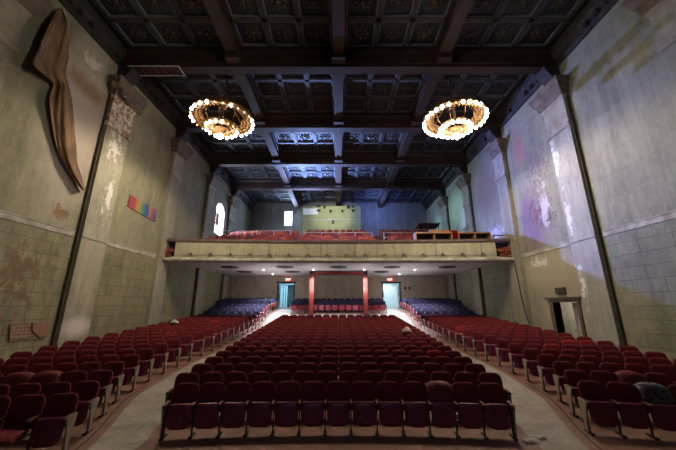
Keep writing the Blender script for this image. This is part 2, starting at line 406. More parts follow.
q = MB(); q.box(W-.10, W, 13.2, 13.75, .5, .78); q.box(W-.12, W-.10, 13.28, 13.67, .56, .72)
tag(q.build('sign_box', M['vent']), 'small dark sign box mounted above the doorway in the right wall', 'sign box')

# ------------------------------------------------------------------ lower back wall with two lobby doorways
YB = 28.0
w = MB()
DL, DR = (-5.6,-3.98), (3.98,5.68)
for x0, x1 in ((-W,DL[0]), (DL[1],DR[0]), (DR[1],W)): w.box(x0, x1, YB, YB+.25, -1.0, 2.75)
for x0, x1 in (DL, DR): w.box(x0, x1, YB, YB+.25, 2.02, 2.75)
wb = struct(w.build('wall_back', M['back']))
for i, (x0, x1) in enumerate((DL, DR)):
    d = struct(empty('door_%d' % (i+1)))
    q = MB(); q.box(x0, x0+.09, YB-.05, YB+.25, -.3, 2.02); q.box(x1-.09, x1, YB-.05, YB+.25, -.3, 2.02); q.box(x0-.08, x1+.08, YB-.05, YB+.25, 2.02, 2.14)
    q.build('door_frame', M['dark_metal'], d)
    # lobby beyond: floor, walls, ceiling
    q = MB(); q.box(x0-1.2, x1+1.2, YB+.25, YB+4, -.26, -.16); q.box(x0-1.3, x0-1.2, YB+.25, YB+4, -.2, 2.75); q.box(x1+1.2, x1+1.3, YB+.25, YB+4, -.2, 2.75)
    q.box(x0-1.2, x1+1.2, YB+4, YB+4.1, -.2, 2.75); q.box(x0-1.2, x1+1.2, YB+.25, YB+4, 2.65, 2.75)
    q.build('lobby', M['lobby'], d)
    for s, xx in ((-1, x0+.1), (1, x1-.1)):       # glazed leaves standing open into the lobby
        q = MB(); q.box(xx-.03, xx+.03, YB+.27, YB+.95, -.14, 2.0); lf = q.build('door_leaf', M['teal'] if i == 0 else M['white_metal'], d)
        q = MB(); q.tube([(xx-s*.07, YB+.4, .8), (xx-s*.07, YB+.4, 1.3)], .02, 6); q.build('push_bar', M['dark_metal'], lf)
    if i == 0:   # inner glazed partition
        q = MB(); q.box(x0+.62, x0+1.3, YB+2.0, YB+2.05, -.14, 1.95); q.build('glass_panel', M['teal'], d)
        q = MB()
        for xx in (x0+.2, x0+.42, x0+.62, x0+1.3): q.box(xx, xx+.05, YB+1.98, YB+2.07, -.14, 2.0)
        q.box(x0+.2, x0+1.35, YB+1.98, YB+2.07, 1.95, 2.0); q.build('mullion', M['dark_metal'], d)
# exit signs
def text_mesh(txt, size, name, m, parent, loc, rot=(PI/2,0,0), ext=.004):
    cu = bpy.data.curves.new(name, 'FONT'); cu.body = txt; cu.size = size; cu.extrude = ext; cu.align_x = 'CENTER'; cu.align_y = 'CENTER'
    t = bpy.data.objects.new(name, cu); COL.objects.link(t)
    dg = bpy.context.evaluated_depsgraph_get(); me = bpy.data.meshes.new_from_object(t.evaluated_get(dg))
    bpy.data.objects.remove(t); o = bpy.data.objects.new(name, me); COL.objects.link(o); me.materials.clear(); me.materials.append(m)
    o.parent = parent; o.location = loc; o.rotation_euler = rot; return o
for x, side in ((-4.62,'left'), (4.72,'right')):
    e = empty('exit_sign', (x, YB, 2.34)); tag(e, 'glowing red exit sign above the %s lobby doorway' % side, 'exit sign', 'exit signs over the lobby doorways')
    q = MB(); q.box(-.27,.27,-.10,0,-.13,.13); bevel(q.build('housing', M['black'], e), .015)
    q = MB(); q.box(-.25,.25,-.108,-.10,-.11,.11); q.build('face', M['exit'], e)
    text_mesh('EXIT', .2, 'lettering', M['exit_txt'], e, (0,-.113,0))
    q = MB(); q.tube([(0,-.05,.13),(0,-.05,.25)], .015, 6); q.build('stem', M['black'], e)
for x in (6.1, 6.5):
    q = MB(); q.box(x-.1, x+.1, YB-.04, YB, 1.45, 1.7); bevel(q.build('wall_box', M['black']), .01)
    tag(bpy.data.objects[[k for k in bpy.data.objects.keys() if k.startswith('wall_box')][-1]], 'small dark wall box right of the right lobby doorway, %s of the two' % ('left' if x < 6.3 else 'right'), 'wall box', 'dark boxes on the back wall')

# ------------------------------------------------------------------ red steel goal frame under the balcony
g = empty('steel_frame', (0, 22.3, zf(0,22.3))); tag(g, 'red painted steel frame of two columns and a beam standing under the balcony', 'steel frame')
bz = -zf(0,22.3)
for x in (-1.95, 1.95):
    q = MB(); 
    q.box(x-.15, x+.15, -.13, -.10, 0, bz+2.46); q.box(x-.15, x+.15, .10, .13, 0, bz+2.46); q.box(x-.02, x+.02, -.10, .10, 0, bz+2.46)
    c = q.build('column', M['steel_red'], g)
    q = MB(); q.box(x-.24, x+.24, -.2, .2, 0, .03); q.build('base_plate', M['steel_red'], c)
    q = MB(); q.box(x-.17, x+.17, -.15, .15, bz+2.22, bz+2.48); q.build('joint_plate', M['dark_metal'], c)
q = MB(); q.box(-1.8, 1.8, -.13, .13, bz+2.22, bz+2.26); q.box(-1.8, 1.8, -.13, .13, bz+2.44, bz+2.48); q.box(-1.8, 1.8, -.02, .02, bz+2.26, bz+2.44)
q.box(-1.8, 1.8, -.13, -.10, bz+2.22, bz+2.48)
q.build('beam', M['steel_red'], g)

# ------------------------------------------------------------------ balcony
def yb(x): return 16.9 - .5*(x/W)**2         # front line, bowed away from the stage
bal = struct(empty('balcony', (0, 16.9, 2.4))); bl = Vector((0,16.9,2.4))
def bx(q, name, m, parent=bal, smooth=False):
    o = q.build(name, m, parent, smooth); o.location = -bl if parent is bal else (0,0,0); return o
def arc_prism(q, outl, xa, xb, n=24):
    vs = []; fs = []; L = len(outl)
    for i in range(n+1):
        x = xa + (xb-xa)*i/n
        for dy, z in outl: vs.append((x, yb(x)+dy, z))
    for i in range(n):
        for k in range(L): fs.append((i*L+k, i*L+(k+1)%L, (i+1)*L+(k+1)%L, (i+1)*L+k))
    fs += [tuple(range(L)), tuple(range(n*L, (n+1)*L))[::-1]]
    q.add(vs, fs)
q = MB(); arc_prism(q, [(0,2.62),(0,3.5),(.16,3.5),(.16,2.62)], -9.1, 8.78); par = bx(q, 'parapet', M['parapet'])
q = MB(); arc_prism(q, [(-.07,3.5),(-.07,3.63),(-.03,3.66),(.24,3.66),(.24,3.5)], -9.55, 9.55); bx(q, 'coping', M['tier'])
q = MB(); arc_prism(q, [(-.05,2.6),(-.10,2.56),(-.16,2.5),(-.16,2.42),(-.06,2.36),(.3,2.36),(.3,2.6)], -9.6, 9.6); bx(q, 'ledge', M['course'])
q = MB()
for x in (-6.1,-3.95,-1.0,.95,2.2,5.5,8.0): q.box(x-.012, x+.012, yb(x)-.006, yb(x)+.02, 2.62, 3.5)
arc_prism(q, [(-.012,2.72),(-.012,2.74),(.02,2.74),(.02,2.72)], -9.1, 8.78)
bx(q, 'board_joints', M['vent'])
for i in range(16):
    x = -8.2 + i*16.2/15
    q = MB(); y = yb(x)
    q.box(x-.025, x+.025, y-.12, y, 2.78, 2.84)
    q.tube([(x-.12,y-.06,2.62),(x-.1,y-.12,2.76),(x,y-.14,2.82),(x+.1,y-.12,2.76),(x+.12,y-.06,2.62)], .016, 6)
    bx(q, 'lamp_bracket', M['dark_metal'])
# broken ends: framing showing in a dark recess
for s in (-1, 1):
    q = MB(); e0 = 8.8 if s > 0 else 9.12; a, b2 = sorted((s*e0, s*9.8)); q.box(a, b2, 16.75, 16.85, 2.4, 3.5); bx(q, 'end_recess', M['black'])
    q = MB(); rr = random.Random(5)
    for k in range(15):
        y = 16.45 + rr.random()*.25; z = 2.5 + rr.random()*.6
        q.tube([(s*(e0+rr.random()*.3), y, z), (s*(9.72), y+.08*rr.random(), z+rr.random()*.35-.15)], .03+.03*rr.random(), 5)
    q.box(a, b2, 16.42, 16.5, 2.45, 2.58); bx(q, 'broken_lath', mat('broken_lath%d' % s, (.38,.07,.04), (.15,.05,.04), 6))
# soffit
q = MB(); arc_prism(q, [(.25,2.52),(.25,2.62),(11.6,2.72),(11.6,2.60)], -9.79, 9.79)
vs = []
so = MB(); n = 24; vs = []; fs = []
for i in range(n+1):
    x = -9.79 + 19.58*i/n
    vs += [(x, yb(x)+.2, 2.50), (x, 28.0, 2.62), (x, 28.0, 2.80), (x, yb(x)+.2, 2.68)]
for i in range(n):
    for k in range(4): fs.append((i*4+k, i*4+(k+1)%4, (i+1)*4+(k+1)%4, (i+1)*4+k))
so.add(vs, fs); bx(so, 'soffit', M['soffit'])
# raked tiers
def zt(k): return 3.0 + .325*k
NT = 11; TP = .98; TY0 = 17.35
q = MB()
for k in range(NT):
    y0 = (TY0 + k*TP) if k else 17.06; y1 = TY0 + (k+1)*TP if k < NT-1 else 32.0
    q.box(-9.79, 9.79, y0, y1, 2.85, zt(k))
bx(q, 'seating_tiers', M['tier'])
TOPZ = zt(NT-1)
# soffit vents and downlights
def soffz(y): return 2.50 + (y-16.9)*.12/11.1
for (x, y, pos) in ((-7.3,20.2,'far left of the front line'),(-3.6,20.2,'left of centre in the front line'),(0,20.2,'middle of the front line'),(3.6,20.2,'right of centre in the front line'),(7.3,20.2,'far right of the front line'),
                    (-7.3,23.4,'far left of the second line'),(-3.55,23.4,'left of centre in the second line'),(3.3,23.4,'right of centre in the second line')):
    e = empty('ceiling_vent', (x, y, soffz(y))); tag(e, 'round brown vent in the balcony underside, '+pos, 'vent', 'round vents under the balcony')
    q = MB(); q.lathe([(0,-.05),(.16,-.06),(.18,-.03),(.28,-.05),(.30,-.025),(.42,-.04),(.44,-.02),(.52,-.035),(.55,0)], 28); q.build('cone', M['vent'], e, True)
    q = MB(); q.lathe([(.53,0),(.55,-.045),(.58,-.04),(.6,0)], 28); q.build('rim', M['dark_metal'], e, True)
for (x, y, pos) in ((-5.4,21.7,'above the left aisle, front one'),(-1.8,21.7,'just left of the red frame beam'),(1.85,21.7,'just right of the red frame beam'),(5.5,21.7,'above the right aisle, front one'),(-5.4,24.9,'above the left aisle, rear one'),(5.0,24.9,'above the right aisle, rear one')):
    e = empty('downlight', (x, y, soffz(y))); tag(e, 'small glowing downlight under the balcony, '+pos, 'downlight', 'downlights under the balcony')
    q = MB(); q.lathe([(.07,0),(.075,-.03),(.12,-.03),(.13,0)], 16); q.build('trim_ring', M['white_metal'], e, True)
    q = MB(); q.sphere((0,0,-.02), .055, 10); q.build('lens', M['lamp_on'], e, True)

# balcony back wall with bright opening, projection booth
YW = 32.0
w = MB(); PX0, PX1, PZ0, PZ1 = -5.98, -5.18, 7.0, 10.2
w.box(-9.8, PX0, YW, YW+.3, 2.8, 11.6); w.box(PX1, 9.8, YW, YW+.3, 2.8, 11.6); w.box(PX0, PX1, YW, YW+.3, 2.8, PZ0+1.6); w.box(PX0, PX1, YW, YW+.3, PZ1, 11.6)
struct(w.build('wall_balcony_back', M['bal_back']))
wd = struct(empty('window_1')); q = MB(); q.box(PX0, PX1, YW+.12, YW+.16, PZ0+1.6, PZ1); q.build('pane', M['portal'], wd)
q = MB(); q.box(PX0-.06, PX0, YW-.04, YW+.1, PZ0+1.55, PZ1+.06); q.box(PX1, PX1+.06, YW-.04, YW+.1, PZ0+1.55, PZ1+.06); q.box(PX0, PX1, YW-.04, YW+.1, PZ1, PZ1+.06); q.build('window_frame', M['white_metal'], wd)
b = empty('projection_booth', (0, 30.4, TOPZ)); tag(b, 'pale green projection booth with dark portholes at the top of the balcony', 'projection booth')
q = MB(); q.box(-3.8, 2.35, 0, 1.55, 0, 10.3-TOPZ); q.build('wall', M['green'], b)
q = MB(); q.box(-3.75,-2.2,-.05,0, 9.35-TOPZ, 10.02-TOPZ); q.build('white_panel', emit('white_glow', (.7,.75,.8), .25), b)  # white panel brightened by a faint glow of its own
for (px, py, ww, hh) in ((318.5,206,4,2),(324.5,207.2,2,3),(318.5,210.5,4,2),(330.5,211,2.6,3.2),(348.5,207,3,3.4),(353,206.6,2,2),(353.3,210.6,2,3),(342.4,211,2.6,2.6),(333,222,2.5,4)):
    X = (px-CX)*30.35/287; u = CY-py; Z = 30.35*(F*ST+u*CT)/(F*CT-u*ST)
    q = MB(); q.box(X-ww*.052, X+ww*.052, -.06, .01, Z-TOPZ-hh*.05, Z-TOPZ+hh*.05); q.build('porthole', M['black'], b)
q = MB(); q.box(-4.12, -3.95, -.06, 0, 10.2-TOPZ, 10.4-TOPZ)
q = MB(); q.box(-3.8, 2.35, -.04, 0, 8.75-TOPZ, 8.82-TOPZ); q.build('ledge', M['white_metal'], b)

# arched bright window in the left wall above the balcony
wd = struct(empty('window_2')); q = MB(); yc = 23.9
arc = [(yc+1.0*math.cos(t*PI/12), 7.4+.95*math.sin(t*PI/12)) for t in range(13)]
q.prism([(yc-1.0,5.6),(yc+1.0,5.6)] + arc, 0, -W-.12, -W-.08); q.build('pane', M['day'], wd)
q = MB()
for i in range(12):
    (a0,b0),(a1,b1) = arc[i], arc[i+1]
    q.tube([(-W-.1,a0,b0),(-W-.1,a1,b1)], .07, 6)
q.box(-W-.35, -W, yc-1.0, yc-.93, 5.6, 7.5); q.box(-W-.35, -W, yc+.93, yc+1.0, 5.6, 7.5)
q.build('window_frame', M['door_brown'], wd)
q = MB()                                       # spandrels filling the corners over the arch
q.prism([(yc+1.0,7.4)] + arc[:7] + [(yc,8.41),(yc+1.01,8.41)], 0, -W-.35, -W); q.prism([(yc,8.41)] + arc[6:] + [(yc-1.01,7.4),(yc-1.01,8.41)], 0, -W-.35, -W)
q.build('spandrel', M['wl_up'], wd)
q = MB(); q.box(-W-.07, -W-.03, yc-.75, yc-.25, 6.3, 7.3); q.build('shutter', mat('orange_shutter', (.45,.2,.1), (.3,.13,.07), 3), wd)

# ------------------------------------------------------------------ ceiling
ceil = MB(); ceil.box(-W-.3, W+.3, 2, YW+.3, 11.35, 11.6); cl = struct(ceil.build('ceiling', M['panel']))
BY = [(6.2,6.85),(11.0,11.65),(15.75,16.45),(20.55,21.2),(25.4,26.05)]
BX = [-4.65, 0, 4.65]
for y0, y1 in BY:
    q = MB(); q.box(-W+.0, W, y0, y1, 10.45, 11.35); q.box(-W, W, y0+.1, y1-.1, 10.32, 10.45)
    q.prism([(y0-.08,11.05),(y0,10.9),(y0,11.2),(y0-.08,11.2)], 0, -W, W); q.prism([(y1+.08,11.05),(y1,10.9),(y1,11.2),(y1+.08,11.2)], 0, -W, W)
    q.build('cross_beam', M['beam'], cl)
segs = [(2,6.2),(6.85,11.0),(11.65,15.75),(16.45,20.55),(21.2,25.4),(26.05,32.0)]
for bxx in BX:
    for y0, y1 in segs:
        q = MB(); q.box(bxx-.24, bxx+.24, y0, y1, 10.62, 11.35); q.box(bxx-.30, bxx+.30, y0, y1, 10.95, 11.02)
        if y0 > 3: q.box(bxx-.30, bxx+.30, y0, y0+.35, 10.40, 10.66)
        if y1 < 31: q.box(bxx-.30, bxx+.30, y1-.35, y1, 10.40, 10.66)
        q.build('long_beam', M['beam'], cl)
rib = MB(); edg = MB(); ros = []
xb = [(-W+.45,-4.89),(-4.41,-.24),(.24,4.41),(4.89,W-.45)]
for x0, x1 in xb:
    for y0, y1 in segs:
        nx, ny = 3, 3 if y1-y0 < 5 else 4
        px, py = (x1-x0)/nx, (y1-y0)/ny
        for i in range(nx+1):
            x = x0+i*px; rib.box(x-.09, x+.09, y0, y1, 11.22, 11.35)
        for j in range(ny+1):
            y = y0+j*py; ya, ybb = max(y-.09, y0), min(y+.09, y1); rib.box(x0, x1, ya, ybb, 11.22, 11.35)
        for i in range(nx):
            for j in range(ny):
                a0, a1, b0, b1 = x0+i*px+.09, x0+(i+1)*px-.09, y0+j*py+.09, y0+(j+1)*py-.09; e_ = .055
                for (u0,u1,v0,v1) in ((a0,a0+e_,b0,b1),(a1-e_,a1,b0,b1),(a0,a1,b0,b0+e_),(a0,a1,b1-e_,b1)): edg.box(u0,u1,v0,v1,11.26,11.35)
        for i in range(nx):
            for j in range(ny): ros.append((x0+(i+.5)*px, y0+(j+.5)*py))
rib.build('coffer_ribs', M['rib'], cl); edg.build('coffer_edges', M['rib_edge'], cl)
def ros_mb():
    q = MB()
    q.lathe([(0,-.10),(.09,-.09),(.12,-.03),(.12,0)], 12)
    for k in range(8):
        a = k*PI/4; c, s = math.cos(a), math.sin(a)
        vs = [(.10*c,.10*s,-.03), ((.24)*c-.10*s,.24*s+.10*c,-.03), (.40*c,.40*s,-.015), (.24*c+.10*s,.24*s-.10*c,-.03), (.25*c,.25*s,-.075)]
        q.add(vs, [(0,1,4),(1,2,4),(2,3,4),(3,0,4)])
    q.lathe([(.42,0),(.42,-.02),(.45,-.02),(.45,0)], 20)
    return q
rm = ros_mb().mesh('rosette'); rm.materials.append(M['ros'])
def rk(p):
    a = project(p[0], p[1], 11.3)
    if a is None: return 999
    return a[2] if (0 <= a[0] < 676 and 0 <= a[1] < 450) else 900+a[2]
ros.sort(key=rk); ros = [p for p in ros if rk(p) < 900]
rest = MB()
for i, (x, y) in enumerate(ros):
    if i < 100:
        o = bpy.data.objects.new('rosette', rm); COL.objects.link(o); o.parent = cl; o.location = (x, y, 11.35)
    else:
        R = ros_mb(); rest.add([(a+x, b_+y, c+11.35) for a, b_, c in R.v], R.f)
ro = rest.build('rosette', M['ros'], cl); ro['kind'] = 'stuff'

# broken grille hanging under the first beam
g = empty('ceiling_grille', (-8.2, 11.3, 10.28)); tag(g, 'narrow white-edged ladder-like grille fixed under the front ceiling beam at the left', 'grille')
q = MB(); q.box(-1.15,1.1,-.30,-.27,-.03,.02); q.box(-1.0,1.15,.27,.30,-.03,.02); q.box(1.08,1.12,-.3,.3,-.03,.02); q.build('frame', M['white_metal'], g)
for k in range(7):
    q = MB(); q.box(-1.0+k*.32, -.97+k*.32, -.27, .27, -.02, .02); q.build('rung', M['steel_red'], g)

# ------------------------------------------------------------------ chandeliers
def torus_prof(R, w, h, z): return [(R-w, z-h), (R, z-h*1.3), (R+w, z-h), (R+w*1.2, z), (R+w, z+h), (R-w, z+h), (R-w*1.2, z)]
def chandelier(x, y, z, label, dim):
    e = empty('chandelier', (x, y, z)); tag(e, label, 'chandelier', 'ring chandeliers')
    R1, R2 = 1.36, .68
    q = MB(); q.lathe(torus_prof(R1, .07, .09, 0), 48, closed=True); r1 = q.build('outer_ring', M['brass'], e, True)
    q = MB(); q.lathe(torus_prof(R2, .05, .07, -.5), 36, closed=True); q.build('inner_ring', M['brass'], e, True)
    q = MB(); q.lathe([(R1-.1,-.02),(1.2,.05),(1.08,.02),(1.0,.10),(.92,.08)], 48); q.lathe([(R1-.1,-.0),(1.2,.07),(1.08,.04),(1.0,.12),(.92,.10)], 48); q.build('crystal_band', M['crystal'], e, True)
    q = MB(); q.lathe([(R2-.05,-.5),(.52,-.47),(.42,-.52),(.36,-.5)], 32); q.lathe([(.3,-.62),(.2,-.7),(.12,-.74),(.0,-.76)], 24); q.build('inner_band', M['crystal'], e, True)
    q = MB()
    for k in range(36):
        a = 2*PI*k/36
        for rr_, zz_ in ((1.16,-.06),(1.0,.0),(.5,-.58)):
            if rr_ == .5 and k % 2: continue
            q.sphere((rr_*math.cos(a), rr_*math.sin(a), zz_), .035, 5, sz=1.8)
    o_ = q.build('crystal_drops', M['drops'], e, True); o_['kind'] = 'stuff'
    q = MB(); q.tube([(0,0,-.85),(0,0,1.0),(0,0,2.75)], .035, 8); q.lathe([(0,-.95),(.1,-.9),(.16,-.78),(.1,-.66),(0,-.6)], 14); q.lathe([(.03,.5),(.14,.55),(.14,.7),(.03,.78)], 14); q.lathe([(0,2.5),(.2,2.6),(.26,2.74),(0,2.75)], 18)
    q.build('stem', M['brass'], e, True)
    for k in range(6):
        a = k*PI/3
        q = MB(); q.tube([(R1*math.cos(a), R1*math.sin(a), .08), (.1*math.cos(a), .1*math.sin(a), 1.3)], .014, 5); q.build('chain', M['brass'], e)
    for k in range(8):
        a = k*PI/4+.2
        q = MB(); q.tube([(R2*math.cos(a), R2*math.sin(a), -.5), (.85*math.cos(a), .85*math.sin(a), -.2), (.9*math.cos(a), .9*math.sin(a), .14)], .018, 5); q.sphere((.88*math.cos(a), .88*math.sin(a), -.05), .05, 8); q.build('candle_arm', M['crystal'], e, True)
    rr = random.Random(11)
    bm_on = MB().sphere((0,0,0), .078 if dim < .2 else .068, 10, sz=1.2).mesh('bulb', True); bm_on.materials.append(M['bulb'])
    bm_off = MB().sphere((0,0,0), .035, 10, sz=1.2).mesh('bulb', True); bm_off.materials.append(M['bulb_dim'])
    for (n, R, zz) in ((30 if dim < .2 else 26, R1+.03, -.14), (18 if dim < .2 else 16, R2+.02, -.62), (6, .13, -.98)):
        for k in range(n):
            a = 2*PI*k/n
            o = bpy.data.objects.new('bulb', bm_off if rr.random() < dim else bm_on); COL.objects.link(o); o.parent = e
            o.location = (R*math.cos(a), R*math.sin(a), zz)
    return e
chandelier(-5.5, 12.45, 8.62, 'ring chandelier on the left, amber, some of its bulbs out', .38)
chandelier(5.5, 12.45, 8.62, 'ring chandelier on the right with nearly every bulb lit', .05)

# ------------------------------------------------------------------ theatre seats
def pad(wid, hgt, th, bot_r, top_r, bulge, nu=10, nv=10, curve=.03):
    """upholstered pad in the x-z plane, z 0..hgt, rounded corners, cushioned front and back, curved about z"""
    vs = []; fs = []
    def halfw(t):
        z = t*hgt; w = wid/2
        if z > hgt-top_r: d_ = (z-(hgt-top_r))/top_r; w = wid/2 - top_r*(1-math.sqrt(max(0,1-d_*d_)))
        if z < bot_r: d_ = (bot_r-z)/bot_r; w = min(w, wid/2 - bot_r*(1-math.sqrt(max(0,1-d_*d_))))
        return w
    ts = [.5-.5*math.cos(PI*j/nv) for j in range(nv+1)]
    for sgn in (-1, 1):
        for t in ts:
            w = halfw(t)
            for i in range(nu+1):
                s_ = math.cos(PI*(1-i/nu)); x = w*s_
                prof = (1-s_**6)*(1-(2*t-1)**6)
                y = sgn*(th/2*.45 + (bulge+th/2*.55)*prof**.6 if prof > 0 else th/2*.45)
                vs.append((x, y - curve*(1-(x/(wid/2))**2)*-1, t*hgt))
    n = nu+1; N = n*(nv+1)
    for s_ in (0, N):
        for j in range(nv):
            for i in range(nu): fs.append((s_+j*n+i, s_+j*n+i+1, s_+(j+1)*n+i+1, s_+(j+1)*n+i))
    for j in range(nv):
        for i in (0, nu): fs.append((j*n+i, (j+1)*n+i, N+(j+1)*n+i, N+j*n+i))
    for i in range(nu):
        for j in (0, nv): fs.append((j*n+i, j*n+i+1, N+j*n+i+1, N+j*n+i))
    return vs, fs
def xf(vs, rx=0, loc=(0,0,0)):
    c, s = math.cos(rx), math.sin(rx)
    return [(x+loc[0], y*c - z*s + loc[1], y*s + z*c + loc[2]) for x, y, z in vs]
SP = .53
def back_mb(lod=1):
    q = MB(); n = 10 if lod else 5
    vs, fs = pad(.505, .53, .07, .05, .135, .012, n, n); q.add(xf(vs, math.radians(-11), (0,-.02,.385)), fs); return q
def cush_mb(lod=1):
    q = MB(); n = 10 if lod else 5
    vs, fs = pad(.455, .43, .085, .14, .05, .014, n, n, -.01); q.add(xf(vs, math.radians(-9), (0,-.20,.155)), fs); return q
def cush_open_mb():
    q = MB(); vs, fs = pad(.455, .44, .09, .10, .05, .014, 10, 10, 0); q.add(xf(vs, math.radians(96), (0,-.06,.40)), fs); return q
def leg_mb(x):
    q = MB()
    q.prism([(-.14,.02),(-.10,.02),(-.07,.56),(-.12,.56)], 0, x-.011, x+.011); q.prism([(-.24,.0),(.03,.0),(.02,.025),(-.23,.025)], 0, x-.03, x+.03)
    q.prism([(-.12,.28),(.02,.36),(.02,.42),(-.12,.34)], 0, x-.011, x+.011); q.prism([(-.26,.53),(.03,.55),(.03,.575),(-.26,.555)], 0, x-.016, x+.016)
    return q
def arm_mb(x):
    q = MB(); q.prism([(-.27,.562),(-.28,.578),(-.26,.594),(-.10,.60),(.00,.60),(.00,.565)], 0, x-.024, x+.024); return q
def end_mb(x, s):
    q = MB(); o_ = [(-.25,.57),(.02,.60),(-.01,.44),(-.07,.20),(-.08,.03),(-.16,.03),(-.17,.22),(-.21,.42)]
    q.prism(o_, 0, x, x+s*.032); return q
def shroud_mb():
    q = MB(); q.prism([(.055,.40),(.075,.40),(.165,.87),(.145,.87)], 0, -.225, .225); return q
for k_ in ('vel','vel_bright','vel_orange',):
    b_ = M[k_].node_tree.nodes['Principled BSDF']; b_.inputs['Sheen Weight'].default_value = .22; b_.inputs['Sheen Roughness'].default_value = .35; b_.inputs['Sheen Tint'].default_value = (1,.25,.3,1)
me_back = back_mb().mesh('backrest', True); me_back.materials.append(M['vel'])
def with_mat(me, m):
    c = me.copy(); c.materials.clear(); c.materials.append(m); return c
me_back_b = with_mat(me_back, M['vel_bright']); me_back_o = with_mat(me_back, M['vel_orange']); me_back_blue_lit = with_mat(me_back, M['vel_blue_lit'])
me_cush = cush_mb().mesh('seat', True); me_cush.materials.append(M['pan']); me_cush_pink = with_mat(me_cush, M['pan_pink'])
me_cush_v = with_mat(me_cush, M['vel_bright'])
me_open = cush_open_mb().mesh('seat', True); me_open.materials.append(M['vel'])
def mm(q, name, m): me = q.mesh(name); me.materials.append(m); return me
me_leg = {-1: mm(leg_mb(-SP/2), 'leg', M['dark_metal']), 1: mm(leg_mb(SP/2), 'leg', M['dark_metal'])}
me_arm = {-1: mm(arm_mb(-SP/2), 'armrest', M['wood']), 1: mm(arm_mb(SP/2), 'armrest', M['wood'])}
me_end = {-1: mm(end_mb(-SP/2-.014, -1), 'end_panel', M['end']), 1: mm(end_mb(SP/2+.014, 1), 'end_panel', M['end'])}
ORD = ['first','second','third','fourth','fifth','sixth','seventh','eighth','ninth','tenth','eleventh','twelfth','thirteenth','fourteenth','fifteenth','sixteenth','seventeenth','eighteenth','nineteenth','twentieth','twenty-first','twenty-second','twenty-third','twenty-fourth','twenty-fifth','twenty-sixth','twenty-seventh']
seats = []      # dict(x, y, rz, block, row, col, n, ends)
def add_row(block, row, r, cs):
    n = len(cs)
    for i, a in enumerate(cs):
        x = r*math.sin(a); y = RC + r*math.cos(a)
        seats.append(dict(x=x, y=y, z=zf(x, y), rz=-a, block=block, row=row, col=i, n=n))
for k in range(19):
    r = 29.9 + .745*k; n = 13 if k == 0 else 14
    add_row('centre', k, r, [((i-(n-1)/2)*(SP if k else .518)-.0)/r for i in range(n)])
for k in range(4):
    r = 47.4 + .8*k; add_row('rear', k, r, [((i-6.5)*SP)/r for i in range(14)])
def side_row(s, k):
    r = 29.46 + .8*k
    y = r + RC - .45; e = E(y-.0)
    a0 = math.asin((e+SP/2)/r); cs = []
    a = a0
    while r*math.sin(a)+SP/2 < W-.28: cs.append(a); a += SP/r
    cs = [-c for c in cs] if s < 0 else cs
    return r, cs
for k in range(27):
    for s, nm in ((-1,'left'),(1,'right')):
        if s > 0 and k == 0: continue
        r, cs = side_row(s, k); 
        if RC + r*math.cos(cs[0]) > YB-.45: continue
        add_row(nm, k if s < 0 else k-1, r, cs)
vis = []
for q_ in seats:
    p = project(q_['x'], q_['y'], q_['z']+.75); q_['p'] = p
    q_['vis'] = p and -14 < p[0] < 690 and p[1] < 470
    if q_['vis']: vis.append(q_)
vis.sort(key=lambda t: t['p'][2])
indiv = vis[:300]; restseats = vis[300:]
def is_blue_lit(t): 
    return t['block'] == 'rear' or (math.hypot(t['x'], t['y']-RC)+RC > 20.3 and t['block'] in ('left','right'))
BRIGHT = {('right',6,4),('right',10,0),('centre',4,12),('right',5,2),('left',2,2),('right',2,5),('right',6,5)}
ORANGE = {('left',9,2)}
OPEN = {('left',0,1)}
for t in indiv:
    key = (t['block'], t['row'], t['col'])
    e = empty('theatre_seat', (t['x'], t['y'], t['z']), t['rz'])
    bright, orange, opn = key in BRIGHT, key in ORANGE, key in OPEN
    colr = 'bright red' if bright else 'faded orange-red' if orange else 'dark red'
    if t['block'] == 'centre':
        nth = t['col']; nr = t['n']-1-t['col']
        where = '%s row of the centre block, %s seat from its %s end' % (ORD[t['row']], ORD[min(nth,nr)], 'left' if nth <= nr else 'right')
    else:
        where = '%s row of the %s block, %s seat from the aisle' % (ORD[t['row']], t['block'], ORD[t['col']])
    tag(e, '%s %stip-up seat, %s' % (colr, 'lowered ' if opn else '', where), 'seat', 'tip-up seats of the %s block' % t['block'])
    def part(nm, me):
        o = bpy.data.objects.new(nm, me); COL.objects.link(o); o.parent = e; return o
    o = part('backrest', me_back_b if bright else me_back_o if orange else me_back)
    if bright or orange: o['label'] = colr+' backrest'
    part('seat', me_open if opn else me_cush)
    sd = -1 if t['block'] != 'right' else 1
    # the near-aisle side of every row: one leg and armrest per seat, the last seat takes both
    first = {'centre': 1, 'left': 1, 'right': -1, 'rear': 1}[t['block']]
    own = -first
    part('leg', me_leg[own]); part('armrest', me_arm[own])
    isend = (t['block'] == 'centre' and t['col'] == t['n']-1) or (t['block'] != 'centre' and t['col'] == 0)
    if isend:
        part('leg', me_leg[first]); part('armrest', me_arm[first]); part('end_panel', me_end[first])
    if t['block'] == 'centre' and t['col'] == 0: part('end_panel', me_end[-1])
